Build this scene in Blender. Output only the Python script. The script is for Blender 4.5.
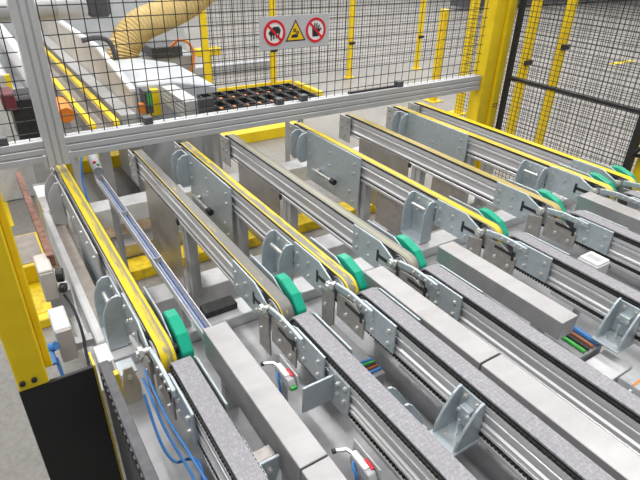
import bpy, math, random
from mathutils import Matrix, Vector
random.seed(7)
scene = bpy.context.scene
for o in list(bpy.data.objects):
    bpy.data.objects.remove(o)

# ------------------------------------------------------------------ camera
CAM_H = 1.85
cam_d = bpy.data.cameras.new('camera')
cam = bpy.data.objects.new('camera', cam_d)
scene.collection.objects.link(cam)
cam_d.sensor_width = 36.0
cam_d.lens = 527.3 / 640.0 * 36.0
cam_d.clip_start = 0.02
cam_d.clip_end = 200
R = [(0.83869806, -0.54402736, 0.02489573),
     (-0.25360138, -0.43060183, -0.86618036),
     (0.48194595, 0.7201502, -0.499111)]
rx, dn, fw = [Vector(r) for r in R]
M = Matrix.Identity(4)
for i in range(3):
    M[i][0] = rx[i]; M[i][1] = -dn[i]; M[i][2] = -fw[i]; M[i][3] = (0, 0, CAM_H)[i]
cam.matrix_world = M
scene.camera = cam

# ------------------------------------------------------------------ world, lamps, exposure
world = bpy.data.worlds.new('hall_light')
scene.world = world
world.use_nodes = True
bg = world.node_tree.nodes['Background']
bg.inputs[0].default_value = (0.93, 0.96, 1.0, 1)
bg.inputs[1].default_value = 0.30
def hall_lamp(x, y, sx, sy, power):
    l = bpy.data.lights.new('hall_lamp', 'AREA')
    l.shape = 'RECTANGLE'; l.size = sx; l.size_y = sy; l.energy = power
    l.color = (1.0, 0.985, 0.965)
    o = bpy.data.objects.new('hall_lamp', l)
    o.location = (x, y, 6.2)
    scene.collection.objects.link(o)
for hx in (-4, 0, 4, 8, 12, 16):
    for hy in (0.5, 6.0, 11.5, 17.0):
        hall_lamp(hx, hy, 0.6, 3.4, 170)
vs = scene.view_settings
vs.view_transform = 'Standard'
vs.look = 'None'
vs.exposure = 0.05
vs.gamma = 1.0
vs.use_curve_mapping = False

# ------------------------------------------------------------------ materials
MATS = {}
def new_mat(name):
    m = bpy.data.materials.new(name); m.use_nodes = True
    nt = m.node_tree; b = nt.nodes['Principled BSDF']
    return m, nt, b
def ramp(nt, fac, stops):
    r = nt.nodes.new('ShaderNodeValToRGB')
    el = r.color_ramp.elements
    while len(el) < len(stops): el.new(0.5)
    for e, (p, c) in zip(el, stops):
        e.position = p; e.color = (*c, 1)
    nt.links.new(fac, r.inputs[0])
    return r.outputs[0]
def noise(nt, scale, mapscale=(1, 1, 1), detail=4, rough=0.55, coord='Object'):
    tc = nt.nodes.new('ShaderNodeTexCoord'); mp = nt.nodes.new('ShaderNodeMapping')
    mp.inputs['Scale'].default_value = mapscale
    n = nt.nodes.new('ShaderNodeTexNoise')
    n.inputs['Scale'].default_value = scale; n.inputs['Detail'].default_value = detail
    n.inputs['Roughness'].default_value = rough
    nt.links.new(tc.outputs[coord], mp.inputs[0]); nt.links.new(mp.outputs[0], n.inputs['Vector'])
    return n.outputs['Fac']
def surf(name, ca, cb, metal=0.0, rough=0.5, scale=20, mapscale=(1, 1, 1), lo=0.35, hi=0.65, bump=0.0, detail=4, rvar=0.0, coat=0.0):
    m, nt, b = new_mat(name)
    f = noise(nt, scale, mapscale, detail)
    c = ramp(nt, f, [(lo, ca), (hi, cb)])
    nt.links.new(c, b.inputs['Base Color'])
    b.inputs['Metallic'].default_value = metal
    b.inputs['Roughness'].default_value = rough
    b.inputs['Coat Weight'].default_value = coat
    if rvar:
        mr = nt.nodes.new('ShaderNodeMapRange')
        mr.inputs['To Min'].default_value = rough - rvar; mr.inputs['To Max'].default_value = rough + rvar
        nt.links.new(f, mr.inputs['Value']); nt.links.new(mr.outputs[0], b.inputs['Roughness'])
    if bump:
        bp = nt.nodes.new('ShaderNodeBump'); bp.inputs['Strength'].default_value = bump
        bp.inputs['Distance'].default_value = 0.002
        nt.links.new(f, bp.inputs['Height']); nt.links.new(bp.outputs[0], b.inputs['Normal'])
    MATS[name] = m
    return m
surf('aluminium', (0.60, 0.60, 0.61), (0.66, 0.66, 0.67), 0.35, 0.34, 8, (1, 0.5, 1), rvar=0.04)
surf('dull_aluminium', (0.46, 0.46, 0.46), (0.54, 0.54, 0.535), 0.3, 0.45, 10)
surf('rail_aluminium', (0.47, 0.475, 0.49), (0.52, 0.525, 0.54), 0.25, 0.42, 5)
surf('galvanised', (0.43, 0.49, 0.52), (0.52, 0.575, 0.605), 0.42, 0.40, 40, (1, 1, 1), 0.3, 0.7, detail=5, rvar=0.06)
surf('zinc_bolt', (0.66, 0.65, 0.62), (0.76, 0.75, 0.72), 0.75, 0.3, 80)
surf('stainless', (0.36, 0.352, 0.355), (0.43, 0.422, 0.425), 0.6, 0.42, 9, (1, 2, 1), 0.3, 0.7, rvar=0.05)
surf('sheet_steel', (0.40, 0.38, 0.36), (0.52, 0.50, 0.48), 0.75, 0.36, 9, (1, 1, 2), 0.3, 0.7, rvar=0.1)
surf('brown_steel', (0.36, 0.33, 0.31), (0.44, 0.41, 0.385), 0.55, 0.42, 40, (1, 1, 1))
surf('pan_steel', (0.32, 0.32, 0.33), (0.42, 0.42, 0.435), 0.45, 0.42, 7, (1, 2, 1), 0.3, 0.7, rvar=0.08)
surf('yellow_paint', (0.80, 0.56, 0.005), (0.88, 0.64, 0.01), 0.0, 0.38, 12, rvar=0.05)
surf('old_yellow_paint', (0.55, 0.37, 0.01), (0.85, 0.60, 0.01), 0.0, 0.5, 25, (1, 1, 1), 0.3, 0.55)
surf('green_plastic', (0.005, 0.36, 0.22), (0.01, 0.40, 0.25), 0.0, 0.30, 10)
surf('black_plastic', (0.016, 0.016, 0.017), (0.028, 0.028, 0.03), 0.0, 0.45, 30)
surf('black_rubber', (0.018, 0.018, 0.018), (0.035, 0.035, 0.035), 0.0, 0.65, 60)
surf('black_panel_paint', (0.009, 0.009, 0.010), (0.016, 0.016, 0.017), 0.0, 0.5, 6, lo=0.4, hi=0.8)
surf('black_wire', (0.015, 0.015, 0.016), (0.03, 0.03, 0.03), 0.0, 0.55, 20)
surf('dark_grey_plastic', (0.06, 0.06, 0.068), (0.09, 0.09, 0.10), 0.0, 0.5, 40)
surf('grey_plastic', (0.35, 0.36, 0.37), (0.42, 0.43, 0.44), 0.0, 0.5, 40)
surf('white_paint', (0.52, 0.52, 0.53), (0.66, 0.66, 0.665), 0.0, 0.45, 14, lo=0.25, hi=0.6)
surf('cream_paint', (0.50, 0.46, 0.41), (0.58, 0.54, 0.49), 0.0, 0.45, 6)
surf('taupe_dust', (0.27, 0.235, 0.205), (0.36, 0.32, 0.285), 0.0, 0.65, 22, lo=0.3, hi=0.7)
surf('rust', (0.17, 0.075, 0.05), (0.30, 0.16, 0.12), 0.1, 0.7, 40)
surf('blue_hose', (0.04, 0.18, 0.48), (0.055, 0.22, 0.55), 0.0, 0.4, 20)
surf('pale_hose', (0.36, 0.44, 0.60), (0.42, 0.50, 0.66), 0.0, 0.4, 20)
surf('navy_hose', (0.03, 0.07, 0.25), (0.05, 0.10, 0.33), 0.0, 0.4, 20)
surf('green_wire', (0.03, 0.35, 0.05), (0.08, 0.5, 0.08), 0.0, 0.4, 20)
surf('brown_wire', (0.25, 0.08, 0.03), (0.32, 0.11, 0.04), 0.0, 0.45, 20)
surf('orange_paint', (0.80, 0.22, 0.02), (0.88, 0.28, 0.03), 0.0, 0.45, 12)
surf('red_plastic', (0.65, 0.01, 0.02), (0.75, 0.015, 0.03), 0.0, 0.35, 12)
surf('dark_red', (0.10, 0.02, 0.03), (0.16, 0.03, 0.04), 0.0, 0.4, 12)
surf('sign_grey', (0.50, 0.50, 0.53), (0.54, 0.54, 0.57), 0.0, 0.45, 8)
surf('sign_white', (0.80, 0.80, 0.80), (0.84, 0.84, 0.84), 0.0, 0.45, 8)
surf('sign_yellow', (0.86, 0.55, 0.01), (0.90, 0.60, 0.01), 0.0, 0.45, 8)
surf('hose_yellow', (0.62, 0.47, 0.20), (0.70, 0.55, 0.27), 0.0, 0.55, 9)
surf('shadow_brown', (0.30, 0.21, 0.13), (0.42, 0.31, 0.20), 0.0, 0.8, 12)  # brown of the shadow painted onto the floor
surf('pale_blue_paint', (0.44, 0.47, 0.50), (0.52, 0.545, 0.575), 0.0, 0.45, 5)

def floor_mat():
    m, nt, b = new_mat('concrete_floor')
    n1 = noise(nt, 0.9, (1, 1, 1), 6, 0.6)
    n2 = noise(nt, 35, (1, 1, 1), 5, 0.65)
    mx = nt.nodes.new('ShaderNodeMix')
    mx.inputs[0].default_value = 0.45
    nt.links.new(n1, mx.inputs[2]); nt.links.new(n2, mx.inputs[3])
    c = ramp(nt, mx.outputs[0], [(0.34, (0.15, 0.14, 0.126)), (0.5, (0.235, 0.222, 0.203)), (0.66, (0.31, 0.296, 0.273))])
    nt.links.new(c, b.inputs['Base Color'])
    b.inputs['Roughness'].default_value = 0.42
    MATS['concrete_floor'] = m
floor_mat()

def belt_mat(name, base, worn, stripes, amount, seed):
    """belt coloured lengthwise: bands of the base colour with worn streaks (x = across the belt)"""
    m, nt, b = new_mat(name)
    tc = nt.nodes.new('ShaderNodeTexCoord')
    sx = nt.nodes.new('ShaderNodeSeparateXYZ')
    nt.links.new(tc.outputs['Object'], sx.inputs[0])
    mr = nt.nodes.new('ShaderNodeMapRange')
    mr.inputs['From Min'].default_value = -0.022; mr.inputs['From Max'].default_value = 0.022
    nt.links.new(sx.outputs[0], mr.inputs['Value'])
    stripe = nt.nodes.new('ShaderNodeValToRGB')
    stripe.color_ramp.interpolation = 'LINEAR'
    el = stripe.color_ramp.elements
    while len(el) < len(stripes): el.new(0.5)
    for e, (p, v) in zip(el, stripes):
        e.position = p; e.color = (v, v, v, 1)
    nt.links.new(mr.outputs[0], stripe.inputs[0])
    mp = nt.nodes.new('ShaderNodeMapping')
    mp.inputs['Scale'].default_value = (90, 9.0, 90); mp.inputs['Location'].default_value = (seed, seed * 2.1, 0)
    n = nt.nodes.new('ShaderNodeTexNoise'); n.inputs['Scale'].default_value = 1.0; n.inputs['Detail'].default_value = 5
    n.inputs['Roughness'].default_value = 0.6
    nt.links.new(tc.outputs['Object'], mp.inputs[0]); nt.links.new(mp.outputs[0], n.inputs['Vector'])
    ad = nt.nodes.new('ShaderNodeMath'); ad.operation = 'ADD'
    nt.links.new(stripe.outputs[0], ad.inputs[0])
    ml = nt.nodes.new('ShaderNodeMath'); ml.operation = 'MULTIPLY_ADD'
    ml.inputs[1].default_value = amount; ml.inputs[2].default_value = -amount * 0.5
    nt.links.new(n.outputs['Fac'], ml.inputs[0]); nt.links.new(ml.outputs[0], ad.inputs[1])
    mid = tuple((a + c) / 2 for a, c in zip(base, worn))
    c = ramp(nt, ad.outputs[0], [(0.41, base), (0.5, mid), (0.59, worn)])
    nt.links.new(c, b.inputs['Base Color'])
    b.inputs['Roughness'].default_value = 0.42
    MATS[name] = m
YEL = (0.70, 0.525, 0.005); GRY = (0.17, 0.165, 0.155); OLV = (0.30, 0.28, 0.17); DUL = (0.52, 0.40, 0.09)
belt_mat('belt_wear_a', YEL, (0.27, 0.24, 0.13), [(0, 0.0), (0.20, 0.1), (0.32, 0.48), (0.55, 0.55), (0.74, 0.75), (0.84, 0.1), (1, 0.0)], 0.9, 1)
belt_mat('belt_wear_b', YEL, GRY, [(0, 0.0), (0.07, 0.1), (0.13, 1.0), (0.4, 0.85), (0.5, 0.62), (0.6, 0.80), (0.75, 1.0), (1, 1.0)], 1.6, 5)
belt_mat('belt_wear_c', YEL, (0.22, 0.21, 0.18), [(0, 0.3), (0.15, 0.1), (0.25, 0.95), (0.42, 0.85), (0.55, 0.6), (0.75, 0.5), (0.88, 0.1), (1, 0.0)], 2.2, 9)
belt_mat('belt_wear_d', (0.34, 0.32, 0.22), (0.24, 0.235, 0.21), [(0, 0.7), (0.3, 0.5), (0.5, 0.3), (0.8, 0.7), (1, 0.8)], 0.6, 13)
belt_mat('belt_wear_e', YEL, (0.34, 0.28, 0.09), [(0, 0.8), (0.3, 0.5), (0.45, 0.0), (0.75, 0.05), (0.85, 0.8), (1, 0.9)], 0.5, 17)
belt_mat('belt_wear_f', (0.42, 0.325, 0.09), (0.32, 0.26, 0.10), [(0, 0.9), (0.2, 0.3), (0.6, 0.2), (1, 0.6)], 0.5, 21)
belt_mat('belt_wear_g', (0.74, 0.56, 0.05), (0.20, 0.17, 0.08), [(0, 0.1), (0.2, 0.1), (0.3, 0.8), (0.4, 0.1), (0.6, 0.1), (0.7, 0.7), (0.8, 0.05), (1, 0.0)], 0.3, 25)
belt_mat('belt_wear_h', YEL, DUL, [(0, 0.4), (0.2, 0.1), (1, 0.0)], 0.2, 29)

def chain_belt_mat():
    m, nt, b = new_mat('link_belt')
    f = noise(nt, 120, (2.2, 0.8, 1), 5, 0.7)
    c = ramp(nt, f, [(0.36, (0.21, 0.205, 0.225)), (0.55, (0.27, 0.265, 0.285)), (0.72, (0.42, 0.415, 0.43))])
    nt.links.new(c, b.inputs['Base Color'])
    b.inputs['Roughness'].default_value = 0.5
    tc = nt.nodes.new('ShaderNodeTexCoord')
    w = nt.nodes.new('ShaderNodeTexWave'); w.bands_direction = 'Y'; w.inputs['Scale'].default_value = 28
    w.inputs['Distortion'].default_value = 0.6
    nt.links.new(tc.outputs['Object'], w.inputs['Vector'])
    bp = nt.nodes.new('ShaderNodeBump'); bp.inputs['Strength'].default_value = 0.5; bp.inputs['Distance'].default_value = 0.0015
    nt.links.new(w.outputs['Fac'], bp.inputs['Height']); nt.links.new(bp.outputs[0], b.inputs['Normal'])
    MATS['link_belt'] = m
chain_belt_mat()

# ------------------------------------------------------------------ mesh helpers
COL = scene.collection
CACHE = {}
class MB:
    def __init__(s): s.v = []; s.f = []; s.sm = []
    def add(s, vs_, fs, smooth=False):
        n = len(s.v); s.v += [tuple(p) for p in vs_]
        for f in fs: s.f.append([n + i for i in f]); s.sm.append(smooth)
        return s
    def box(s, x0, x1, y0, y1, z0, z1):
        p = [(x, y, z) for z in (z0, z1) for y in (y0, y1) for x in (x0, x1)]
        return s.add(p, [(0, 2, 3, 1), (4, 5, 7, 6), (0, 1, 5, 4), (2, 6, 7, 3), (0, 4, 6, 2), (1, 3, 7, 5)])
    def prism(s, poly, a, b, axis='x'):
        """poly: list of 2D points in the plane across axis: x->(y,z), y->(x,z), z->(x,y)"""
        def P(q, t):
            return {'x': (t, q[0], q[1]), 'y': (q[0], t, q[1]), 'z': (q[0], q[1], t)}[axis]
        n = len(poly)
        vs_ = [P(q, a) for q in poly] + [P(q, b) for q in poly]
        fs = [tuple(range(n)), tuple(range(2 * n - 1, n - 1, -1))]
        fs += [(i, n + i, n + (i + 1) % n, (i + 1) % n) for i in range(n)]
        return s.add(vs_, fs)
    def tube(s, pts, r, n=8, cap=True):
        pts = [Vector(p) for p in pts]
        rs = r if isinstance(r, (list, tuple)) else [r] * len(pts)
        rings = []; ref = None
        for i, p in enumerate(pts):
            t = (pts[min(i + 1, len(pts) - 1)] - pts[max(i - 1, 0)]).normalized()
            if ref is None:
                ref = Vector((0, 0, 1)) if abs(t.z) < 0.9 else Vector((1, 0, 0))
            u = t.cross(ref).normalized(); w = u.cross(t); ref = w
            rings.append([p + rs[i] * (math.cos(2 * math.pi * k / n) * u + math.sin(2 * math.pi * k / n) * w) for k in range(n)])
        base = len(s.v)
        for ring in rings: s.v += [tuple(p) for p in ring]
        for i in range(len(pts) - 1):
            for k in range(n):
                a = base + i * n + k; b = base + i * n + (k + 1) % n
                s.f.append([a, b, b + n, a + n]); s.sm.append(n > 6)
        if cap:
            s.f.append([base + k for k in range(n)][::-1]); s.sm.append(False)
            e = base + (len(pts) - 1) * n
            s.f.append([e + k for k in range(n)]); s.sm.append(False)
        return s
    def wire(s, p0, p1, r):
        return s.tube([p0, p1], r, 4)
    def loop_band(s, path, x0, x1, t):
        """closed band: path of (y,z) on its outer side, thickness t inwards"""
        n = len(path)
        inn = []
        for i in range(n):
            a = path[i - 1]; c = path[(i + 1) % n]
            dy, dz = c[0] - a[0], c[1] - a[1]; l = math.hypot(dy, dz) or 1
            inn.append((path[i][0] - dz / l * t, path[i][1] + dy / l * t))
        vs_ = [(x0, *p) for p in path] + [(x1, *p) for p in path] + [(x0, *p) for p in inn] + [(x1, *p) for p in inn]
        fs = []
        for i in range(n):
            j = (i + 1) % n
            fs += [(i, j, n + j, n + i), (2 * n + i, 3 * n + i, 3 * n + j, 2 * n + j), (i, 2 * n + i, 2 * n + j, j), (n + i, n + j, 3 * n + j, 3 * n + i)]
        return s.add(vs_, fs, True)
    def mesh(s, name, off=(0, 0, 0)):
        me = bpy.data.meshes.new(name)
        me.from_pydata([(a - off[0], b - off[1], c - off[2]) for a, b, c in s.v], [], s.f)
        me.polygons.foreach_set('use_smooth', s.sm)
        import bmesh
        bm = bmesh.new(); bm.from_mesh(me)
        bmesh.ops.recalc_face_normals(bm, faces=bm.faces)
        bm.to_mesh(me); bm.free()
        if any(s.sm):
            try: me.set_sharp_from_angle(angle=math.radians(40))
            except Exception: pass
        return me

def tag(o, label, cat, group=None, kind=None):
    if label: o['label'] = label
    if cat: o['category'] = cat
    if group: o['group'] = group
    if kind: o['kind'] = kind
    return o
def thing(name, label, cat, loc, group=None):
    o = bpy.data.objects.new(name, None); COL.objects.link(o)
    o.empty_display_size = 0.05
    o.location = loc
    return tag(o, label, cat, group)
def origin(o):
    p = Vector(o.location)
    while o.parent: o = o.parent; p += Vector(o.location)
    return p
def part(name, mb, mat, parent, bevel=0.0, label=None, kind=None, key=None):
    """mb in world coordinates, or a key of a mesh made before (local to the same kind of root)"""
    if key and key in CACHE:
        me = CACHE[key]
    else:
        m_ = mb() if callable(mb) else mb
        me = m_.mesh(name, origin(parent) if parent else (0, 0, 0))
        if key: CACHE[key] = me
    if not me.materials: me.materials.append(MATS[mat])
    o = bpy.data.objects.new(name, me); COL.objects.link(o)
    if mat and me.materials[0] != MATS[mat]:
        o.material_slots[0].link = 'OBJECT'; o.material_slots[0].material = MATS[mat]
    if parent: o.parent = parent
    if bevel:
        b = o.modifiers.new('edge', 'BEVEL'); b.width = bevel; b.segments = 1; b.limit_method = 'ANGLE'
        b.angle_limit = math.radians(35)
    if label: o['label'] = label
    if kind: o['kind'] = kind
    return o
def single(name, mb, mat, label, cat, loc, group=None, bevel=0.0, kind=None):
    """a thing that is one mesh; world coordinates, origin at loc"""
    me = mb.mesh(name, loc); me.materials.append(MATS[mat])
    o = bpy.data.objects.new(name, me); COL.objects.link(o); o.location = loc
    if bevel:
        b = o.modifiers.new('edge', 'BEVEL'); b.width = bevel; b.segments = 1; b.limit_method = 'ANGLE'
    return tag(o, label, cat, group, kind)
def bolt(parent, x, y, z, size=1.0, face='-x'):
    """hexagon head with washer standing on a plate face; world position"""
    key = 'bolt' + face
    if key not in CACHE:
        m = MB()
        d = {'-x': Vector((-1, 0, 0)), '+x': Vector((1, 0, 0)), '+z': Vector((0, 0, 1)), '-y': Vector((0, -1, 0))}[face]
        m.tube([Vector((0, 0, 0)), d * 0.002], 0.0085, 10)
        m.tube([d * 0.002, d * 0.0075], 0.0060, 6)
        CACHE[key] = m.mesh('bolt')
        CACHE[key].materials.append(MATS['zinc_bolt'])
    o = bpy.data.objects.new('bolt', CACHE[key]); COL.objects.link(o)
    o.parent = parent
    o.location = Vector((x, y, z)) - origin(parent)
    o.scale = (size,) * 3
    return o

def arc(cy, cz, r, a0, a1, n):
    return [(cy + r * math.cos(math.radians(a0 + (a1 - a0) * i / n)), cz + r * math.sin(math.radians(a0 + (a1 - a0) * i / n))) for i in range(n + 1)]

def smooth(pts, n=5):
    out = []
    P = [Vector(p) for p in pts]
    for i in range(len(P) - 1):
        a = P[max(i - 1, 0)]; b_ = P[i]; c = P[i + 1]; d = P[min(i + 2, len(P) - 1)]
        for k in range(n):
            u = k / n
            out.append(0.5 * ((2 * b_) + (c - a) * u + (2 * a - 5 * b_ + 4 * c - d) * u * u + (3 * b_ - a - 3 * c + d) * u ** 3))
    out.append(P[-1])
    return out

# ------------------------------------------------------------------ setting
fl = MB().box(-14, 34, -6, 40, -0.2, 0.0)
o = part('floor', fl, 'concrete_floor', None); o['kind'] = 'structure'

B = 0.85      # height of the belt tops above the floor

def extrusion(hw, z0, z1, grooves, depth=0.006, half=0.004):
    """cross-section (x,z) of an aluminium profile with T-slots on both sides"""
    right = []
    z = z0
    right.append((hw, z0))
    for g in grooves:
        right += [(hw, g - half), (hw - depth * 0.35, g - half), (hw - depth, g - half * 1.6), (hw - depth, g + half * 1.6), (hw - depth * 0.35, g + half), (hw, g + half)]
    right.append((hw, z1))
    left = [(-x, zz) for x, zz in reversed(right)]
    return right + left

def ridged(hw, z0, z1, d=0.005):
    """cross-section with lips, narrow slots and one broad recess on both sides"""
    h = z1 - z0
    st = [(0, 0), (0.10, 0), (0.14, -d), (0.19, -d), (0.23, 0), (0.30, 0), (0.36, -d), (0.58, -d), (0.645, 0), (0.72, 0), (0.75, -d), (0.80, -d), (0.845, 0), (1, 0)]
    right = [(hw + o_, z0 + q * h) for q, o_ in st]
    return right + [(-x, z) for x, z in reversed(right)]

# ------------------------------------------------------------------ upstream belt conveyors
LANES = [  # right edge of belt, label, belt material, kind
    (0.292, 'belt conveyor with scuffed yellow belt starting at the foot of the left guard column', 'belt_wear_a', 'slim'),
    (0.674, 'belt conveyor with a grey worn belt, yellow flecks and one thin yellow edge', 'belt_wear_b', 'sheet'),
    (0.926, 'belt conveyor with yellow belt streaked grey, third from the left column', 'belt_wear_c', 'plate'),
    (1.200, 'belt conveyor with plain olive grey belt, fourth from the left column', 'belt_wear_d', 'sheet'),
    (1.658, 'belt conveyor with bright yellow line on its belt, fifth from the left column', 'belt_wear_e', 'plate'),
    (2.045, 'belt conveyor with dull mustard belt, sixth from the left column', 'belt_wear_f', 'sheet'),
    (2.447, 'belt conveyor with yellow belt ruled by thin dark lines, second from the right fence', 'belt_wear_g', 'plate'),
    (2.640, 'belt conveyor with clean bright yellow belt nearest the right mesh fence', 'belt_wear_h', 'far'),
]
RY = 1.95
def gusset_pair(bk, xi, y0, y1, poly, mat='galvanised', key=None):
    for k, yy in enumerate((y0, y1)):
        part('gusset', MB().prism(poly, yy - 0.004, yy + 0.004, 'y'), mat, bk, 0.0015, key=key and key + str(k))

for i, (xr, label, bm_, kind) in enumerate(LANES):
    xc = xr - 0.022
    t = thing('belt_conveyor', label, 'conveyor', (xc, RY, 0), 'belt conveyors side by side')
    X = lambda a: xc + a
    part('profile', lambda: MB().prism([(X(a), z) for a, z in ridged(0.026, B - 0.122, B - 0.009, 0.005)], 1.27, 2.71, 'y'), 'aluminium', t, key='up_profile')
    path = [(2.71, B)] + arc(2.71, B - 0.052, 0.052, 90, -90, 12)[1:-1] + [(2.71, B - 0.104), (1.19, B - 0.104)] + arc(1.19, B - 0.052, 0.052, 270, 90, 14)[1:-1] + [(1.19, B)]
    bl = part('belt', lambda: MB().loop_band(path, X(-0.021), X(0.021), 0.003), bm_, t, key='up_belt')
    path2 = [(y, z) for y, z in path]
    part('belt_backing', lambda: MB().loop_band([(2.71, B - 0.003)] + arc(2.71, B - 0.052, 0.049, 90, -90, 12)[1:-1] + [(2.71, B - 0.101), (1.19, B - 0.101)] + arc(1.19, B - 0.052, 0.049, 270, 90, 14)[1:-1] + [(1.19, B - 0.003)], X(-0.0235), X(0.0235), 0.005), 'black_rubber', bl, key='up_backing')
    for k, py in enumerate((1.19, 2.71)):
        part('pulley', lambda: MB().tube([(X(-0.024), py, B - 0.052), (X(0.024), py, B - 0.052)], 0.043, 20), 'dull_aluminium', t, key='up_pulley%d' % k)
    # front end plates
    poly = [(1.468, B + 0.010), (1.300, B + 0.012), (1.218, B - 0.022), (1.206, B - 0.04), (1.195, B - 0.115), (1.468, B - 0.115)]
    pl = part('end_plate', lambda: MB().prism(poly, X(-0.038), X(-0.031)), 'galvanised', t, 0.0015, key='up_plate_l')
    for by, bz in ((1.442, -0.027), (1.366, -0.029), (1.440, -0.082), (1.362, -0.082), (1.285, -0.088)):
        bolt(pl, X(-0.038), by, B + bz)
    part('slot', lambda: MB().box(X(-0.0395), X(-0.0375), 1.215, 1.305, B - 0.056, B - 0.041).box(X(-0.0395), X(-0.0375), 1.299, 1.311, B - 0.075, B - 0.026), 'black_plastic', pl, key='up_slot')
    part('end_plate', lambda: MB().prism(poly, X(0.031), X(0.037)), 'galvanised', t, 0.0015, key='up_plate_r')
    # rim that follows the pulley
    part('pulley_rim', lambda: MB().loop_band(arc(1.19, B - 0.052, 0.055, 200, 60, 12) + arc(1.19, B - 0.052, 0.046, 60, 200, 12), X(-0.030), X(-0.026), 0.0), 'aluminium', t, key='up_rim')
    lp = part('lower_plate', lambda: MB().prism([(1.262, B - 0.070), (1.188, B - 0.055), (1.183, B - 0.21), (1.258, B - 0.21)], X(-0.046), X(-0.039)), 'brown_steel', t, 0.0015, key='up_lower')
    bolt(lp, X(-0.046), 1.235, B - 0.125)
    kn = part('axle', lambda: MB().tube([(X(-0.072), 1.20, B - 0.024), (X(-0.03), 1.20, B - 0.024)], 0.011, 14).tube([(X(-0.066), 1.20, B - 0.024), (X(-0.054), 1.20, B - 0.024)], 0.019, 6), 'zinc_bolt', t, key='up_axle')
    # green guard
    gp = [(1.325, B - 0.02), (1.302, B + 0.014), (1.262, B + 0.017), (1.195, B - 0.002), (1.156, B - 0.045), (1.152, B - 0.095), (1.18, B - 0.125), (1.34, B - 0.125)]
    part('guard', lambda: MB().prism(gp, X(0.042), X(0.078)), 'green_plastic', t, 0.003, label='bright green plastic guard', key='up_guard')
    part('guard_stud', lambda: MB().tube([(X(0.024), 1.20, B - 0.05), (X(0.044), 1.20, B - 0.05)], 0.016, 12), 'black_plastic', t, key='up_stud')
    # near bracket on the left side
    if kind in ('plate', 'slim'):
        bk = part('bracket', lambda: MB().box(X(-0.044), X(-0.038), 1.472, 1.61, B - 0.20, B - 0.006).box(X(-0.105), X(-0.044), 1.476, 1.606, B - 0.205, B - 0.198), 'galvanised', t, 0.0012, key='up_bracket')
        gpoly = [(X(-0.044), B - 0.002), (X(-0.066), B - 0.002), (X(-0.082), B - 0.014), (X(-0.101), B - 0.058), (X(-0.105), B - 0.10), (X(-0.104), B - 0.205), (X(-0.044), B - 0.205)]
        gusset_pair(bk, 0, 1.476, 1.606, gpoly, key='up_gus')
        part('pin', lambda: MB().tube([(X(-0.072), 1.50, B - 0.050), (X(-0.072), 1.585, B - 0.050)], 0.008, 10), 'zinc_bolt', bk, key='up_pin')
        bolt(bk, X(-0.044), 1.575, B - 0.030); bolt(bk, X(-0.044), 1.515, B - 0.030)
        bolt(bk, X(-0.044), 1.575, B - 0.085); bolt(bk, X(-0.044), 1.515, B - 0.085)
    if kind == 'plate':
        sp = part('side_plate', lambda: MB().box(X(-0.047), X(-0.040), 2.02, 2.545, B - 0.285, B + 0.012), 'galvanised', t, 0.0015, key='up_side')
        for by, bz in ((2.51, -0.04), (2.30, -0.045), (2.07, -0.035), (2.07, -0.085), (2.51, -0.12), (2.30, -0.12), (2.10, -0.20), (2.07, -0.25), (2.33, -0.23)):
            bolt(sp, X(-0.047), by, B + bz)
        hd = part('stop_pin', lambda: MB().tube([(X(-0.075), 2.22, B - 0.185), (X(-0.075), 2.44, B - 0.185)], 0.008, 10).tube([(X(-0.075), 2.40, B - 0.185), (X(-0.05), 2.40, B - 0.185)], 0.012, 10), 'zinc_bolt', sp, key='up_stop')
        part('pin_knob', lambda: MB().tube([(X(-0.075), 2.205, B - 0.185), (X(-0.075), 2.235, B - 0.185)], 0.017, 12), 'black_plastic', sp, key='up_stopk')
        bk = part('bracket', lambda: MB().box(X(-0.047), X(-0.040), 2.55, 2.64, B - 0.18, B - 0.006), 'galvanised', t, 0.0012, key='up_bracket_far')
        gpoly = [(X(-0.047), B - 0.006), (X(-0.072), B - 0.006), (X(-0.096), B - 0.024), (X(-0.110), B - 0.07), (X(-0.107), B - 0.15), (X(-0.085), B - 0.185), (X(-0.047), B - 0.185)]
        gusset_pair(bk, 0, 2.555, 2.635, gpoly, key='up_gusf')
    if kind == 'slim':
        sp = part('side_plate', lambda: MB().box(X(-0.045), X(-0.038), 1.78, 2.56, B - 0.115, B - 0.008), 'dull_aluminium', t, 0.0015)
        for by in (2.45, 2.2, 2.05, 1.95, 1.83):
            bolt(sp, X(-0.045), by, B - 0.05)
        part('lower_sheet', MB().box(X(-0.036), X(-0.031), 1.62, 2.3, B - 0.36, B - 0.115), 'galvanised', t)
        bk = part('bracket', MB().box(X(-0.047), X(-0.040), 2.50, 2.60, B - 0.18, B - 0.006), 'dull_aluminium', t, 0.0012)
        gpoly = [(X(-0.047), B - 0.0), (X(-0.065), B - 0.0), (X(-0.096), B - 0.045), (X(-0.105), B - 0.09), (X(-0.10), B - 0.20), (X(-0.047), B - 0.22)]
        gusset_pair(bk, 0, 2.49, 2.60, gpoly, 'dull_aluminium')
    # far end plate
    rp = part('rear_plate', lambda: MB().box(X(-0.040), X(-0.033), 2.655, 2.775, B - 0.17, B - 0.004), 'dull_aluminium', t, 0.0015, key='up_rear')
    for by, bz in ((2.685, -0.03), (2.745, -0.03), (2.685, -0.08), (2.745, -0.08), (2.71, -0.13)):
        bolt(rp, X(-0.040), by, B + bz)
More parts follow.
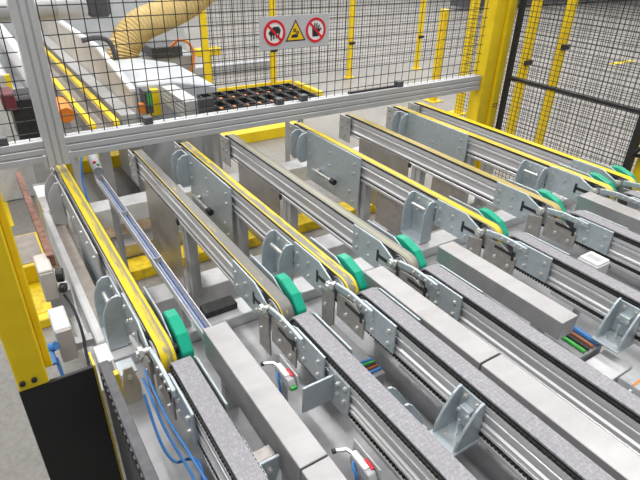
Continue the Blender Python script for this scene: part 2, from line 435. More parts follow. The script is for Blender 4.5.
    # leg with its foot, and the sheet beside it
    part('leg', lambda: MB().prism([(X(a), y + 2.03) for a, y in [(-0.022, -0.035), (0.022, -0.035), (0.022, -0.006), (0.016, -0.006), (0.016, 0.006), (0.022, 0.006), (0.022, 0.035), (-0.022, 0.035), (-0.022, 0.006), (-0.016, 0.006), (-0.016, -0.006), (-0.022, -0.006)]], 0.35, B - 0.12, 'z'), 'dull_aluminium', t, key='up_leg')
    if i in (4, 5):
        part('near_sheet', MB().box(X(-0.020), X(-0.016), 1.66, 1.90, B - 0.30, B - 0.122), 'brown_steel', t, 0.001)
    if kind == 'sheet':
        sh = part('side_sheet', lambda: MB().prism([(2.085, B - 0.100), (2.56, B - 0.100), (2.56, B - 0.50), (2.085, B - 0.50)], X(-0.031), X(-0.0275)), 'sheet_steel', t, 0.001, key='up_sheet')
        part('sheet_clip', lambda: MB().box(X(-0.034), X(-0.026), 2.07, 2.088, B - 0.135, B - 0.11), 'black_plastic', sh, key='up_clip')

# ------------------------------------------------------------------ downstream link-belt conveyors
DLAB = ['grey link conveyor beside the blue hoses, leading on from the leftmost yellow belt',
        'grey link conveyor right of the leftmost steel duct, toothed belt edge showing',
        'grey link conveyor left of the jointed steel duct, carrying a two-flanged bracket',
        'grey link conveyor between the jointed steel duct and the short steel duct',
        'grey link conveyor right of the short steel duct, large bracket at the frame edge',
        'grey link conveyor behind the small white junction box',
        'grey link conveyor with dark side plate beside the farthest steel duct',
        'grey link conveyor at the far right beside the yellow fence post']
Y_END = -0.9
for i, (xr, label, bm_, kind) in enumerate(LANES):
    xc = xr - 0.014
    if i == 0: xc = xr - 0.006
    t = thing('link_conveyor', DLAB[i], 'conveyor', (xc, 0.4, 0), 'grey link conveyors side by side')
    X = lambda a: xc + a
    part('profile', lambda: MB().prism([(X(a), z) for a, z in ridged(0.033, B - 0.098, B - 0.009, 0.006)], Y_END, 0.99, 'y'), 'aluminium', t, key='dn_profile')
    part('lower_rail', lambda: MB().box(X(-0.036), X(0.036), Y_END, 0.86, B - 0.130, B - 0.115), 'dull_aluminium', t, 0.001, key='dn_lower')
    zt = B + 0.008
    path = [(Y_END, zt), (Y_END, zt - 0.006), (1.06, zt - 0.070 + 0.002)]
    path = [(Y_END - 0.01, zt)] + arc(Y_END, zt - 0.036, 0.036, 90, 270, 8)[1:-1][::1]
    loop = [(Y_END, zt)] + arc(Y_END, zt - 0.036, 0.036, 90, 270, 8)[1:] + arc(1.062, zt - 0.036, 0.036, -90, 90, 10)
    loop = loop[::-1]
    part('link_belt', lambda: MB().loop_band(loop, X(-0.027), X(0.027), 0.006), 'link_belt', t, key='dn_belt')
    def teeth():
        m = MB(); y = Y_END
        while y < 1.06:
            m.box(X(-0.0325), X(-0.0270), y, y + 0.0065, B - 0.006, B + 0.002)
            m.box(X(0.0270), X(0.0325), y, y + 0.0065, B - 0.008, B + 0.003)
            m.box(X(-0.0340), X(0.0340), y, y + 0.0065, B - 0.113, B - 0.101)
            y += 0.0125
        m.box(X(-0.0300), X(0.0300), Y_END, 1.05, B - 0.014, B + 0.001)
        m.box(X(-0.0290), X(0.0290), Y_END, 0.87, B - 0.115, B - 0.097)
        return m
    part('chain_teeth', teeth, 'black_rubber', t, kind='stuff', key='dn_teeth')
    part('pulley', lambda: MB().tube([(X(-0.026), 1.062, zt - 0.036), (X(0.026), 1.062, zt - 0.036)], 0.028, 16), 'dark_grey_plastic', t, key='dn_pulley')
    pl = part('side_plate', lambda: MB().prism([(1.055, B + 0.004), (1.03, B + 0.013), (0.882, B + 0.014), (0.882, B - 0.092), (1.03, B - 0.092)], X(-0.046), X(-0.039)), 'galvanised', t, 0.0015, key='dn_plate_l')
    for by, bz in ((0.985, -0.030), (0.908, -0.020), (0.985, -0.070), (0.908, -0.066)):
        bolt(pl, X(-0.046), by, B + bz)
    part('side_plate', lambda: MB().prism([(1.085, B + 0.002), (1.06, B + 0.013), (0.87, B + 0.014), (0.87, B - 0.092), (1.06, B - 0.092)], X(0.036), X(0.042)), 'galvanised', t, 0.0015, key='dn_plate_r')
    lb = part('link_bar', lambda: MB().prism([(1.178, B - 0.002), (1.10, B + 0.010), (0.985, B + 0.008), (0.98, B - 0.012), (1.09, B - 0.014), (1.176, B - 0.024)], X(-0.058), X(-0.047)), 'galvanised', t, 0.0015, key='dn_link')
    for k, by in enumerate((1.095, 1.065, 1.035, 1.005)):
        bolt(lb, X(-0.058), by, B - 0.003, 0.75)
    bp_ = part('spacer_plate', lambda: MB().prism([(1.172, B - 0.040), (1.172, B - 0.135), (1.02, B - 0.135), (1.02, B - 0.060), (1.10, B - 0.030)], X(-0.052), X(-0.047)), 'brown_steel', t, 0.0015, key='dn_spacer')
    bolt(bp_, X(-0.052), 1.115, B - 0.095); bolt(bp_, X(-0.052), 1.05, B - 0.105)
    part('slot', lambda: MB().box(X(-0.0535), X(-0.051), 1.035, 1.125, B - 0.058, B - 0.045).box(X(-0.0535), X(-0.051), 1.03, 1.042, B - 0.074, B - 0.036), 'black_plastic', bp_, key='dn_slot')
    # brackets that carry the profile
    def bracket(side, yb, reach=0.085, wide=0.08):
        s = side
        xi = 0.033 * s
        a, b_ = sorted((X(xi), X(xi + 0.006 * s)))
        bk = part('bracket', MB().box(a, b_, yb, yb + wide, B - 0.125, B - 0.004), 'galvanised', t, 0.0012)
        fa, fb = sorted((X(xi), X(xi + (reach + 0.012) * s)))
        part('bracket_foot', MB().box(fa, fb, yb - 0.006, yb + wide + 0.006, B - 0.134, B - 0.127), 'galvanised', bk, 0.0012)
        gpoly = [(X(xi + 0.006 * s), B + 0.004), (X(xi + 0.018 * s), B + 0.002), (X(xi + 0.034 * s), B - 0.012), (X(xi + 0.062 * s), B - 0.055), (X(xi + 0.080 * s), B - 0.092), (X(xi + reach * s), B - 0.127), (X(xi + 0.006 * s), B - 0.127)]
        gusset_pair(bk, 0, yb + 0.002, yb + wide - 0.002, gpoly)
        part('clamp_block', MB().box(*sorted((X(xi + 0.006 * s), X(xi + 0.028 * s))), yb + 0.022, yb + wide - 0.022, B - 0.068, B - 0.040), 'galvanised', bk, 0.002)
        f = '-x' if s < 0 else '+x'
        for by in (yb + 0.020, yb + wide - 0.020):
            bolt(bk, X(xi + 0.006 * s), by, B - 0.022, 0.95, f)
            bolt(bk, X(xi + 0.028 * s), by + (0.004 if by < yb + wide / 2 else -0.004), B - 0.054, 0.8, f)
            bolt(bk, X(xi + 0.058 * s), by, B - 0.127, 0.9, '+z')
        part('set_screw', MB().tube([(X(xi + 0.040 * s), yb + wide / 2, B - 0.127), (X(xi + 0.040 * s), yb + wide / 2, B - 0.07)], 0.004, 8), 'zinc_bolt', bk)
    if i in (2, 4, 6): bracket(-1, 0.545)
    if i == 1:
        bracket(1, 0.645, 0.085, 0.07)
        bk = part('bracket', MB().box(X(-0.039), X(-0.033), 0.772, 0.868, B - 0.11, B - 0.006), 'galvanised', t, 0.0012)
        part('cross_flange', MB().box(X(-0.135), X(-0.039), 0.842, 0.849, B - 0.110, B - 0.020), 'galvanised', bk, 0.0012)
        for by, bz in ((0.79, -0.025), (0.822, -0.035), (0.79, -0.07), (0.822, -0.07)):
            bolt(bk, X(-0.039), by, B + bz)
    if i == 3: bracket(1, 0.30)
    if i == 0:
        bk = part('bracket', MB().box(X(0.033), X(0.039), 0.66, 0.78, B - 0.12, B - 0.012), 'galvanised', t, 0.0012)
        part('cross_flange', MB().prism([(X(0.039), B - 0.030), (X(0.093), B - 0.030), (X(0.093), B - 0.075), (X(0.060), B - 0.19), (X(0.039), B - 0.19)], 0.706, 0.714, 'y'), 'galvanised', bk, 0.0015)
        part('flange_block', MB().box(X(0.042), X(0.088), 0.716, 0.75, B - 0.060, B - 0.034), 'brown_steel', bk, 0.0015)
        bolt(bk, X(0.066), 0.706, B - 0.062, 1.0, '-y'); bolt(bk, X(0.056), 0.706, B - 0.12, 1.0, '-y')

# ------------------------------------------------------------------ stainless ducts between the lanes
def duct(name, label, x0, x1, segs, ztop, h, near_cap=False):
    t = thing(name, label, 'duct', ((x0 + x1) / 2, segs[0][0], 0), 'stainless box ducts')
    for a, b_ in segs:
        part('duct_section', MB().box(x0, x1, a, b_, ztop - h, ztop), 'stainless', t, 0.0018)
        for ys in (a + 0.08, b_ - 0.1):
            part('duct_support', MB().box(x0 + 0.015, x1 - 0.015, ys, ys + 0.03, 0.597, ztop - h), 'dull_aluminium', t)
    return t
duct('steel_duct', 'brushed steel box duct with an end joint right of the leftmost grey link conveyor', 0.388, 0.461, [(0.632, 1.182), (-0.7, 0.628)], B, 0.105)
duct('steel_duct', 'long steel box duct with a joint, running out at the lower right corner', 0.976, 1.058, [(0.655, 1.182), (-0.7, 0.650)], B, 0.085)
duct('steel_duct', 'short steel box duct with an open end beside the coloured wires', 1.332, 1.410, [(0.645, 1.185)], B - 0.005, 0.068)
duct('steel_duct', 'far steel box duct in front of the second green guard from the right', 2.215, 2.300, [(0.30, 1.185)], B, 0.085)

# ------------------------------------------------------------------ base frame, decks and floor pieces
def beam(name, label, cat, x0, x1, y0, y1, z0, z1, mat, feet=(), group=None):
    t = thing(name, label, cat, ((x0 + x1) / 2, (y0 + y1) / 2, 0), group)
    part('bar', MB().box(x0, x1, y0, y1, z0, z1), mat, t, 0.003)
    for fx in feet:
        part('foot', MB().box(fx - 0.035, fx + 0.035, y0 + 0.01, y1 - 0.01, 0.0, z0).box(fx - 0.06, fx + 0.06, y0 - 0.01, y1 + 0.01, 0.0, 0.012), mat, t, 0.002)
    return t
beam('cross_beam', 'white steel cross beam under the conveyors, the one farther back', 'beam', 0.30, 3.0, 3.15, 3.30, 0.23, 0.35, 'white_paint', (0.4, 1.5, 2.9), 'white cross beams')
beam('cross_beam', 'white steel cross beam the conveyor legs stand on', 'beam', 0.225, 2.9, 2.06, 2.20, 0.23, 0.35, 'white_paint', (0.35, 1.5, 2.8), 'white cross beams')
beam('cross_beam', 'grey aluminium cross beam under the green guards', 'beam', 0.12, 2.9, 1.43, 1.53, 0.55, 0.642, 'aluminium', (0.2, 1.5, 2.8))
beam('deck_support', 'grey cross bar under the near end of the metal deck', 'beam', 0.13, 2.9, 0.05, 0.15, 0.50, 0.588, 'dull_aluminium', (0.2, 1.5, 2.8))
beam('floor_channel', 'yellow steel channel on the floor, the nearer one', 'channel', 0.35, 2.9, 2.82, 2.98, 0.0, 0.07, 'old_yellow_paint', (), 'yellow floor channels')
beam('floor_channel', 'yellow steel channel on the floor, the farther one under the guard rail', 'channel', 0.45, 2.85, 4.70, 4.93, 0.0, 0.11, 'yellow_paint', (), 'yellow floor channels')
t = thing('metal_deck', 'grey sheet metal deck below the grey link conveyors', 'deck', (1.5, 0.4, 0))
for k, (xa, xb) in enumerate(((0.125, 0.70), (0.703, 1.28), (1.283, 1.86), (1.863, 2.44), (2.443, 2.95))):
    part('deck_panel', MB().box(xa, xb, -0.85, 1.425, 0.590, 0.597), 'pan_steel', t, 0.001)

def cover(label, x0, x1, y0, y1, z0, z1, mat='pan_steel', name='cover_plate', cat='cover'):
    return single(name, MB().box(x0, x1, y0, y1, z0, z1), mat, label, cat, ((x0 + x1) / 2, (y0 + y1) / 2, z0), bevel=0.002)
cover('flat grey cover box on the deck left of the jointed steel duct', 0.715, 0.850, 0.885, 1.16, 0.597, 0.69)
cover('low black block painting the dark of a recess by the second yellow belt', 0.50, 0.625, 1.47, 1.53, 0.642, 0.668, 'black_rubber', 'recess_shade', 'painted shade')  # black block put in for the shade inside a recess
cover('brown sheet painting the brownish shadow on the floor under the cable channel', 0.42, 0.86, 3.02, 3.9, 0.0, 0.006, 'shadow_brown', 'floor_shadow', 'sheet')  # floor shadow put in as a thin brown sheet
cover('grey metal box on the floor left of the cable channel', 0.50, 0.98, 2.99, 3.14, 0.0, 0.16, 'sheet_steel', 'floor_box', 'box')

# ------------------------------------------------------------------ guard frame with mesh and sign
RYF = 2.60
def profile_x(x0, x1, yf, depth, z0, z1, ng):
    """extrusion along x with slots on the front and back"""
    h = z1 - z0
    poly = []
    gs = [z0 + h * (k + 1) / (ng + 1) for k in range(ng)]
    front = [(yf, z0)]
    for g in gs: front += [(yf, g - 0.004), (yf + 0.006, g - 0.004), (yf + 0.006, g + 0.004), (yf, g + 0.004)]
    front.append((yf, z1))
    yb = yf + depth
    tg = yf + depth / 2
    poly = front + [(tg - 0.004, z1), (tg - 0.004, z1 - 0.006), (tg + 0.004, z1 - 0.006), (tg + 0.004, z1)] + [(2 * yf + depth - y, z) for y, z in reversed(front)]
    return MB().prism(poly, x0, x1, 'x')
t = thing('guard_fence', 'aluminium guard frame with black wire mesh hanging above the belts', 'fence', (1.6, RYF, 0))
part('cross_rail', profile_x(0.302, 3.095, RYF, 0.06, 0.912, 1.014, 2), 'rail_aluminium', t, 0.0015)
part('cross_rail', profile_x(-0.9, 0.212, RYF, 0.06, 0.912, 1.014, 2), 'rail_aluminium', t, 0.0015)
part('top_rail', profile_x(-0.9, 3.095, RYF, 0.06, 2.25, 2.34, 2), 'rail_aluminium', t, 0.0015)
cx0, cx1, cy0, cy1 = 0.212, 0.302, 2.575, 2.665
cp = []
for k in range(2):
    g = cx0 + (cx1 - cx0) * (k + 1) / 3
    cp += [(g - 0.004, cy0), (g - 0.004, cy0 + 0.007), (g + 0.004, cy0 + 0.007), (g + 0.004, cy0)]
cp = [(cx0, cy0)] + cp + [(cx1, cy0), (cx1, cy1), (cx0, cy1)]
part('column', MB().prism(cp, 0.895, 2.45, 'z'), 'rail_aluminium', t, 0.0015)
for xa in (0.194, 0.302):
    part('column_shoe', MB().box(xa, xa + 0.017, 2.58, 2.66, 0.888, 0.95), 'dull_aluminium', t, 0.002)
SP = 0.0585
def mesh_panel(x0, x1, z0, z1, y, sp=SP, r=0.0024):
    m = MB()
    n = int((x1 - x0) / sp)
    for k in range(n + 1):
        x = x0 + k * sp
        m.wire((x, y, z0), (x, y, z1), r)
    for k in range(int((z1 - z0) / sp) + 1):
        z = z0 + 0.03 + k * sp
        m.wire((x0, y + 2 * r, z), (x1, y + 2 * r, z), r)
    return m
part('wire_mesh', mesh_panel(0.315, 3.09, 1.014, 2.25, RYF + 0.03), 'black_wire', t, kind='stuff')
part('wire_mesh', mesh_panel(-0.89, 0.205, 1.014, 2.25, RYF + 0.03), 'black_wire', t, kind='stuff')
for cxm in (0.055, 0.70, 1.45, 1.61, 2.34):
    part('mesh_clamp', MB().box(cxm - 0.022, cxm + 0.022, RYF + 0.004, RYF + 0.05, 1.014, 1.050), 'dark_grey_plastic', t, 0.003)
part('mesh_strip', MB().box(1.94, 2.32, RYF + 0.02, RYF + 0.04, 1.014, 1.026), 'black_plastic', t)

# sign with three pictograms
def disc(cx, cz, r, y, th, n=36):
    return MB().tube([(cx, y, cz), (cx, y - th, cz)], r, n)
def ring(cx, cz, r0, r1, y0, y1, n=40):
    m = MB()
    v = []
    for yy in (y0, y1):
        for rr in (r0, r1):
            v += [(cx + rr * math.cos(2 * math.pi * k / n), yy, cz + rr * math.sin(2 * math.pi * k / n)) for k in range(n)]
    f = []
    for k in range(n):
        j = (k + 1) % n
        f += [(k, j, n + j, n + k), (2 * n + k, 3 * n + k, 3 * n + j, 2 * n + j), (k, 2 * n + k, 2 * n + j, j), (n + k, n + j, 3 * n + j, 3 * n + k)]
    return m.add(v, f)
SYF = 2.585
sx0, sx1, sz0, sz1 = 1.318, 1.750, 1.322, 1.486
t = thing('warning_sign', 'grey safety sign with two red prohibition discs and a yellow triangle', 'sign', ((sx0 + sx1) / 2, SYF, sz0))
part('plate', MB().box(sx0, sx1, SYF, SYF + 0.004, sz0, sz1), 'sign_grey', t)
zc = (sz0 + sz1) / 2 + 0.001
def glyph(polys, cx, s, mirror=1):
    m = MB()
    for poly in polys:
        m.prism([(cx + mirror * px_ * s, zc + pz * s) for px_, pz in poly], SYF - 0.0016, SYF - 0.0008, 'y')
    return m
hand = [[(-0.35, -0.55), (0.25, -0.55), (0.38, -0.1), (0.38, 0.1), (-0.38, 0.1), (-0.38, -0.2)],
        [(-0.40, 0.1), (-0.25, 0.1), (-0.28, 0.45), (-0.40, 0.42)], [(-0.2, 0.1), (-0.04, 0.1), (-0.05, 0.62), (-0.18, 0.62)],
        [(0.02, 0.1), (0.17, 0.1), (0.18, 0.58), (0.05, 0.6)], [(0.22, 0.1), (0.36, 0.1), (0.42, 0.42), (0.30, 0.45)],
        [(0.36, -0.2), (0.62, 0.12), (0.54, 0.2), (0.34, 0.05)]]
arm = [[(-0.62, 0.02), (-0.1, 0.5), (0.42, 0.5), (0.62, 0.2), (0.52, -0.1), (0.30, -0.05), (-0.05, -0.1), (-0.4, -0.3)],
       [(-0.38, -0.22), (-0.26, -0.2), (-0.30, -0.62), (-0.42, -0.6)], [(-0.14, -0.12), (0.0, -0.1), (-0.04, -0.52), (-0.18, -0.52)],
       [(0.12, -0.08), (0.26, -0.06), (0.24, -0.46), (0.12, -0.46)], [(0.38, -0.08), (0.5, -0.08), (0.46, -0.36), (0.36, -0.36)]]
for k, (cx, gl, mir) in enumerate(((sx0 + 0.088, arm, 1), (sx1 - 0.088, hand, 1))):
    part('disc', disc(cx, zc, 0.062, SYF, 0.0008), 'sign_white', t)
    part('pictogram', glyph(gl, cx, 0.060, mir), 'black_plastic', t)
    part('ring', ring(cx, zc, 0.051, 0.064, SYF, SYF - 0.0024), 'red_plastic', t)
    d = 0.006 / math.sqrt(2); L = 0.054 / math.sqrt(2)
    part('slash', MB().prism([(cx - L - d, zc + L - d), (cx - L + d, zc + L + d), (cx + L + d, zc - L + d), (cx + L - d, zc - L - d)], SYF - 0.0026, SYF - 0.0017, 'y'), 'red_plastic', t)
cx = (sx0 + sx1) / 2
def tri(r, y0, y1, dz=0):
    return MB().prism([(cx + r * math.cos(math.radians(a)), zc - 0.012 + r * math.sin(math.radians(a))) for a in (90, 210, 330)], y0, y1, 'y')
part('triangle_border', tri(0.073, SYF, SYF - 0.0008), 'black_plastic', t)
part('triangle', tri(0.060, SYF - 0.0008, SYF - 0.0014), 'sign_yellow', t)
gm = MB()
gm.prism([(cx - 0.026, zc - 0.030), (cx + 0.010, zc - 0.030), (cx + 0.016, zc - 0.018), (cx - 0.004, zc - 0.012), (cx - 0.026, zc - 0.018)], SYF - 0.0022, SYF - 0.0014, 'y')
gm.add(ring(cx - 0.006, zc + 0.006, 0.004, 0.010, SYF - 0.0014, SYF - 0.0022, 14).v, ring(cx - 0.006, zc + 0.006, 0.004, 0.010, SYF - 0.0014, SYF - 0.0022, 14).f)
gm.add(ring(cx + 0.012, zc - 0.006, 0.004, 0.009, SYF - 0.0014, SYF - 0.0022, 14).v, ring(cx + 0.012, zc - 0.006, 0.004, 0.009, SYF - 0.0014, SYF - 0.0022, 14).f)
part('pictogram', gm, 'black_plastic', t)

# yellow corner post pair and the right fence
def post(label, x0, x1, y0, y1, h, mat='yellow_paint', group=None, clips=(), name='fence_post', bm=0.05):
    t = thing(name, label, 'post', ((x0 + x1) / 2, (y0 + y1) / 2, 0), group)
    part('tube', MB().box(x0, x1, y0, y1, 0.0, h), mat, t, 0.004)
    part('base_plate', MB().box(x0 - bm, x1 + bm, y0 - bm, y1 + bm, 0.0, 0.012), mat, t, 0.002)
    for cz in clips:
        part('mesh_clip', MB().box(x0 - 0.02, x1 + 0.02, y0 - 0.012, y0, cz - 0.02, cz + 0.02), 'black_plastic', t)
    return t
t = post('thick yellow corner post the guard rail ends on', 3.10, 3.205, 2.58, 2.69, 2.4, bm=0.003)
t = post('yellow fence post beside the thick corner post at the black mesh', 3.215, 3.285, 2.56, 2.63, 2.4, bm=0.003)
for dz in (0.78, 0.80):
    for dx in (3.228, 3.248, 3.268):
        part('rivet', MB().tube([(dx, 2.56, dz), (dx, 2.556, dz)], 0.005, 8), 'black_plastic', t)
t = thing('mesh_fence', 'black framed wire mesh fence on the right behind the brightest yellow belt', 'fence', (3.315, 2.0, 0))
xf = 3.315
def mesh_panel_x(x, y0, y1, z0, z1, sp, r):
    m = MB()
    k = 0
    while y0 + k * sp <= y1:
        m.wire((x, y0 + k * sp, z0), (x, y0 + k * sp, z1), r); k += 1
    k = 0
    while z0 + k * sp <= z1:
        m.wire((x + 2 * r, y0, z0 + k * sp), (x + 2 * r, y1, z0 + k * sp), r); k += 1
    return m
part('wire_mesh', mesh_panel_x(xf, 1.53, 2.56, 0.12, 2.2, 0.034, 0.0021), 'black_wire', t, kind='stuff')
part('frame_upright', MB().box(xf - 0.015, xf + 0.025, 2.53, 2.558, 0.08, 2.25), 'black_plastic', t)
part('frame_upright', MB().box(xf - 0.015, xf + 0.025, 1.51, 1.55, 0.08, 2.25), 'black_plastic', t)
part('frame_bar', MB().box(xf - 0.015, xf + 0.015, 1.55, 2.53, 0.98, 1.0), 'black_plastic', t)
part('frame_bar', MB().box(xf - 0.015, xf + 0.015, 1.55, 2.53, 0.08, 0.11), 'black_plastic', t)
part('frame_bar', MB().box(xf - 0.015, xf + 0.015, 1.55, 2.53, 2.22, 2.25), 'black_plastic', t)
post('yellow post at the right frame edge beside the black mesh upright', 3.345, 3.435, 1.39, 1.50, 2.4)
single('cable_loop', MB().tube(smooth([(3.325, 1.50, 0.90), (3.30, 1.46, 0.86), (3.31, 1.40, 0.80), (3.315, 1.44, 0.75), (3.30, 1.5, 0.74), (3.27, 1.47, 0.79), (3.29, 1.42, 0.85)]), 0.012, 8), 'black_rubber', 'looped black cable hanging on the right yellow post', 'cable', (3.3, 1.46, 0.74))

# posts and mesh behind
post('yellow post behind the black mesh, left of two', 4.05, 4.115, 2.96, 3.02, 2.4, clips=(0.95,), group='yellow posts behind the black mesh')
post('yellow post behind the black mesh, right of two', 4.21, 4.275, 2.75, 2.81, 2.4, clips=(1.1,), group='yellow posts behind the black mesh')
FY = 6.6
FP = [(2.60, 'yellow back fence post beside the yellow hose'), (3.56, 'yellow back fence post behind the warning sign'),
      (4.86, 'yellow back fence post right of the warning sign'), (6.22, 'yellow back fence post farthest right in the back row')]
for px_, lab in FP:
    post(lab, px_ - 0.035, px_ + 0.035, FY - 0.03, FY + 0.03, 2.3, bm=0.03, group='back fence posts', clips=(0.5, 1.2) if px_ > 3 else ())
t = thing('back_fence', 'grey wire mesh of the back fence strung between yellow posts', 'fence', (5.0, FY, 0))
part('wire_mesh', mesh_panel(2.6, 8.4, 0.1, 2.25, FY + 0.075, 0.05, 0.0028), 'black_wire', t, kind='stuff')
part('kick_rail', MB().box(2.64, 3.90, FY + 0.065, FY + 0.10, 0.0, 0.05), 'yellow_paint', t)
single('floor_rail', MB().box(3.86, 3.93, 5.90, 6.55, 0.0, 0.06), 'yellow_paint', 'short yellow rail on the floor right of the black trays', 'rail', (3.9, 6.2, 0), bevel=0.006)
post('tall yellow post with a black clip left of the corner post', 4.93, 5.01, 4.40, 4.48, 2.4, clips=(1.6,))
post('short ochre bollard standing behind the guard rail', 5.04, 5.12, 4.96, 5.04, 1.12, 'old_yellow_paint', name='bollard')
t = thing('side_fence', 'fine black mesh fence behind the two yellow posts on the right', 'fence', (4.15, 2.9, 0))
part('wire_mesh', mesh_panel_x(4.30, 0.9, 3.9, 0.1, 2.2, 0.036, 0.0022), 'black_wire', t, kind='stuff')
part('frame_bar', MB().box(4.29, 4.31, 0.9, 3.9, 0.08, 0.11), 'black_plastic', t)
single('red_lamp', MB().tube([(4.97, 4.33, 1.50), (4.97, 4.33, 1.60)], 0.035, 14).box(4.95, 4.99, 4.33, 4.398, 1.52, 1.55), 'red_plastic', 'small red lamp on the tall yellow post', 'lamp', (4.97, 4.33, 1.5))

# ------------------------------------------------------------------ left machine edge
t = thing('safety_column', 'tall yellow steel column with a wide black lower panel at the left', 'column', (0.0, 1.22, 0))
part('panel', MB().box(-0.092, 0.084, 1.18, 1.192, 0.0, 0.853), 'black_panel_paint', t, 0.002)
part('post', MB().box(-0.090, -0.022, 1.178, 1.25, 0.855, 2.3).box(-0.022, -0.004, 1.235, 1.25, 0.855, 2.3), 'yellow_paint', t, 0.003)
part('edge_strip', MB().box(0.085, 0.090, 1.19, 1.25, 0.0, 0.85), 'yellow_paint', t)
for bx in (-0.078, -0.052):
    part('screw', MB().tube([(bx, 1.178, 0.882), (bx, 1.170, 0.882)], 0.007, 6), 'black_plastic', t)
t = thing('side_beam', 'white painted machine beam with dusty top left of the first yellow belt', 'beam', (0.15, 1.9, 0))
part('body', MB().box(0.140, 0.212, 1.555, 2.70, 0.45, 0.632), 'white_paint', t, 0.006)
part('dusty_top', MB().box(0.168, 0.211, 1.57, 2.69, 0.632, 0.634), 'taupe_dust', t)
part('lower_flange', MB().box(0.105, 0.140, 1.50, 2.40, 0.40, 0.47), 'white_paint', t, 0.003)
part('foot', MB().box(0.143, 0.208, 1.6, 1.7, 0, 0.45), 'white_paint', t)
part('foot', MB().box(0.143, 0.208, 2.3, 2.4, 0, 0.45), 'white_paint', t)
part('end_block', MB().box(0.135, 0.205, 1.535, 1.556, 0.50, 0.625), 'grey_plastic', t, 0.004)
t = thing('cable_duct', 'dark grey slotted cable duct running along beside the black panel', 'cable duct', (0.12, 0.8, 0))
part('duct_body', MB().box(0.098, 0.124, -0.5, 1.20, 0.32, 0.845), 'dark_grey_plastic', t, 0.002)
m = MB(); y = -0.5
while y < 1.18:
    m.box(0.0945, 0.098, y, y + 0.012, 0.78, 0.838); y += 0.026
part('duct_fingers', m, 'dark_grey_plastic', t, kind='stuff')
for ya in (-0.2, 1.1):
    part('duct_bracket', MB().box(0.104, 0.128, ya, ya + 0.05, 0, 0.32), 'dull_aluminium', t)
single('rust_bar', MB().box(0.080, 0.106, 2.02, 2.98, 0.70, 0.75), 'rust', 'rust brown flat bar running beside the white machine beam', 'bar', (0.1, 2.5, 0.70))
t = thing('grey_cabinet', 'grey sheet cabinet with a white sticker under the left guard rail', 'cabinet', (0.19, 2.9, 0))
part('body', MB().box(0.145, 0.245, 2.72, 3.10, 0.0, 0.62), 'sheet_steel', t, 0.003)
part('sticker', MB().box(0.150, 0.215, 2.90, 3.06, 0.62, 0.622), 'sign_white', t)
# control box with knob, junction box, cables
t = thing('switch_box', 'pale grey switch box with a black rotary knob on the left', 'switch box', (0.06, 2.0, 0.40))
part('mount', MB().box(0.05, 0.13, 1.98, 2.02, 0.47, 0.60), 'dull_aluminium', t)
part('body', MB().box(0.034, 0.086, 1.93, 2.07, 0.60, 0.74), 'cream_paint', t, 0.004)
part('lid', MB().box(0.036, 0.084, 1.925, 1.93, 0.61, 0.73), 'cream_paint', t, 0.002)
part('rotary_knob', MB().tube([(0.092, 1.96, 0.69), (0.118, 1.955, 0.69)], 0.028, 12).tube([(0.094, 1.93, 0.65), (0.112, 1.92, 0.65)], 0.020, 10), 'black_plastic', t, 0.002)
t = thing('junction_box', 'white junction box below the switch box at the left', 'junction box', (0.06, 1.69, 0.50))
part('body', MB().box(0.026, 0.080, 1.62, 1.76, 0.54, 0.685), 'white_paint', t, 0.004)
part('lid', MB().box(0.028, 0.078, 1.612, 1.62, 0.55, 0.68), 'cream_paint', t, 0.002)
part('bracket', MB().box(0.080, 0.140, 1.66, 1.70, 0.545, 0.575), 'dull_aluminium', t)
single('control_cable', MB().tube(smooth([(0.10, 1.92, 0.62), (0.112, 1.80, 0.62), (0.112, 1.68, 0.60), (0.100, 1.58, 0.56), (0.098, 1.50, 0.50), (0.098, 1.45, 0.40), (0.098, 1.44, 0.01)]), 0.005, 8), 'black_rubber', 'thin black cable curving down from the switch box', 'cable', (0.05, 1.5, 0.4))
single('round_motor', MB().tube([(0.055, 1.55, 0.435), (0.104, 1.55, 0.435)], 0.036, 18).tube([(0.045, 1.55, 0.435), (0.055, 1.55, 0.435)], 0.026, 18), 'dark_grey_plastic', 'round dark motor cap below the white junction box', 'motor', (0.08, 1.55, 0.40))
single('air_fitting', MB().tube([(-0.02, 1.62, 0.62), (0.02, 1.60, 0.64)], 0.016, 10).tube([(0.0, 1.61, 0.63), (0.0, 1.56, 0.60)], 0.01, 8).tube([(0.01, 1.59, 0.6), (0.02, 1.5, 0.4), (0.01, 1.45, 0.2)], 0.006, 8), 'blue_hose', 'blue air fitting with hose behind the yellow column', 'fitting', (0, 1.6, 0.2))
# yellow steps at the left
t = thing('step_box', 'yellow steel step box on the floor at the left', 'step', (0.05, 3.0, 0))
part('upper_tread', MB().box(-0.06, 0.12, 3.02, 3.44, 0.0, 0.17), 'yellow_paint', t, 0.006)
part('tread_mat', MB().box(-0.045, 0.105, 3.05, 3.42, 0.17, 0.174), 'taupe_dust', t)
part('lower_tread', MB().box(-0.05, 0.14, 2.62, 3.01, 0.0, 0.06), 'yellow_paint', t, 0.006)
part('tread_mat', MB().box(-0.03, 0.12, 2.68, 2.95, 0.06, 0.064), 'old_yellow_paint', t)
single('floor_stripe', MB().box(-0.35, 0.01, 3.95, 4.55, 0.0, 0.002), 'yellow_paint', 'yellow floor marking at the left frame edge', 'marking', (-0.1, 4.2, 0))

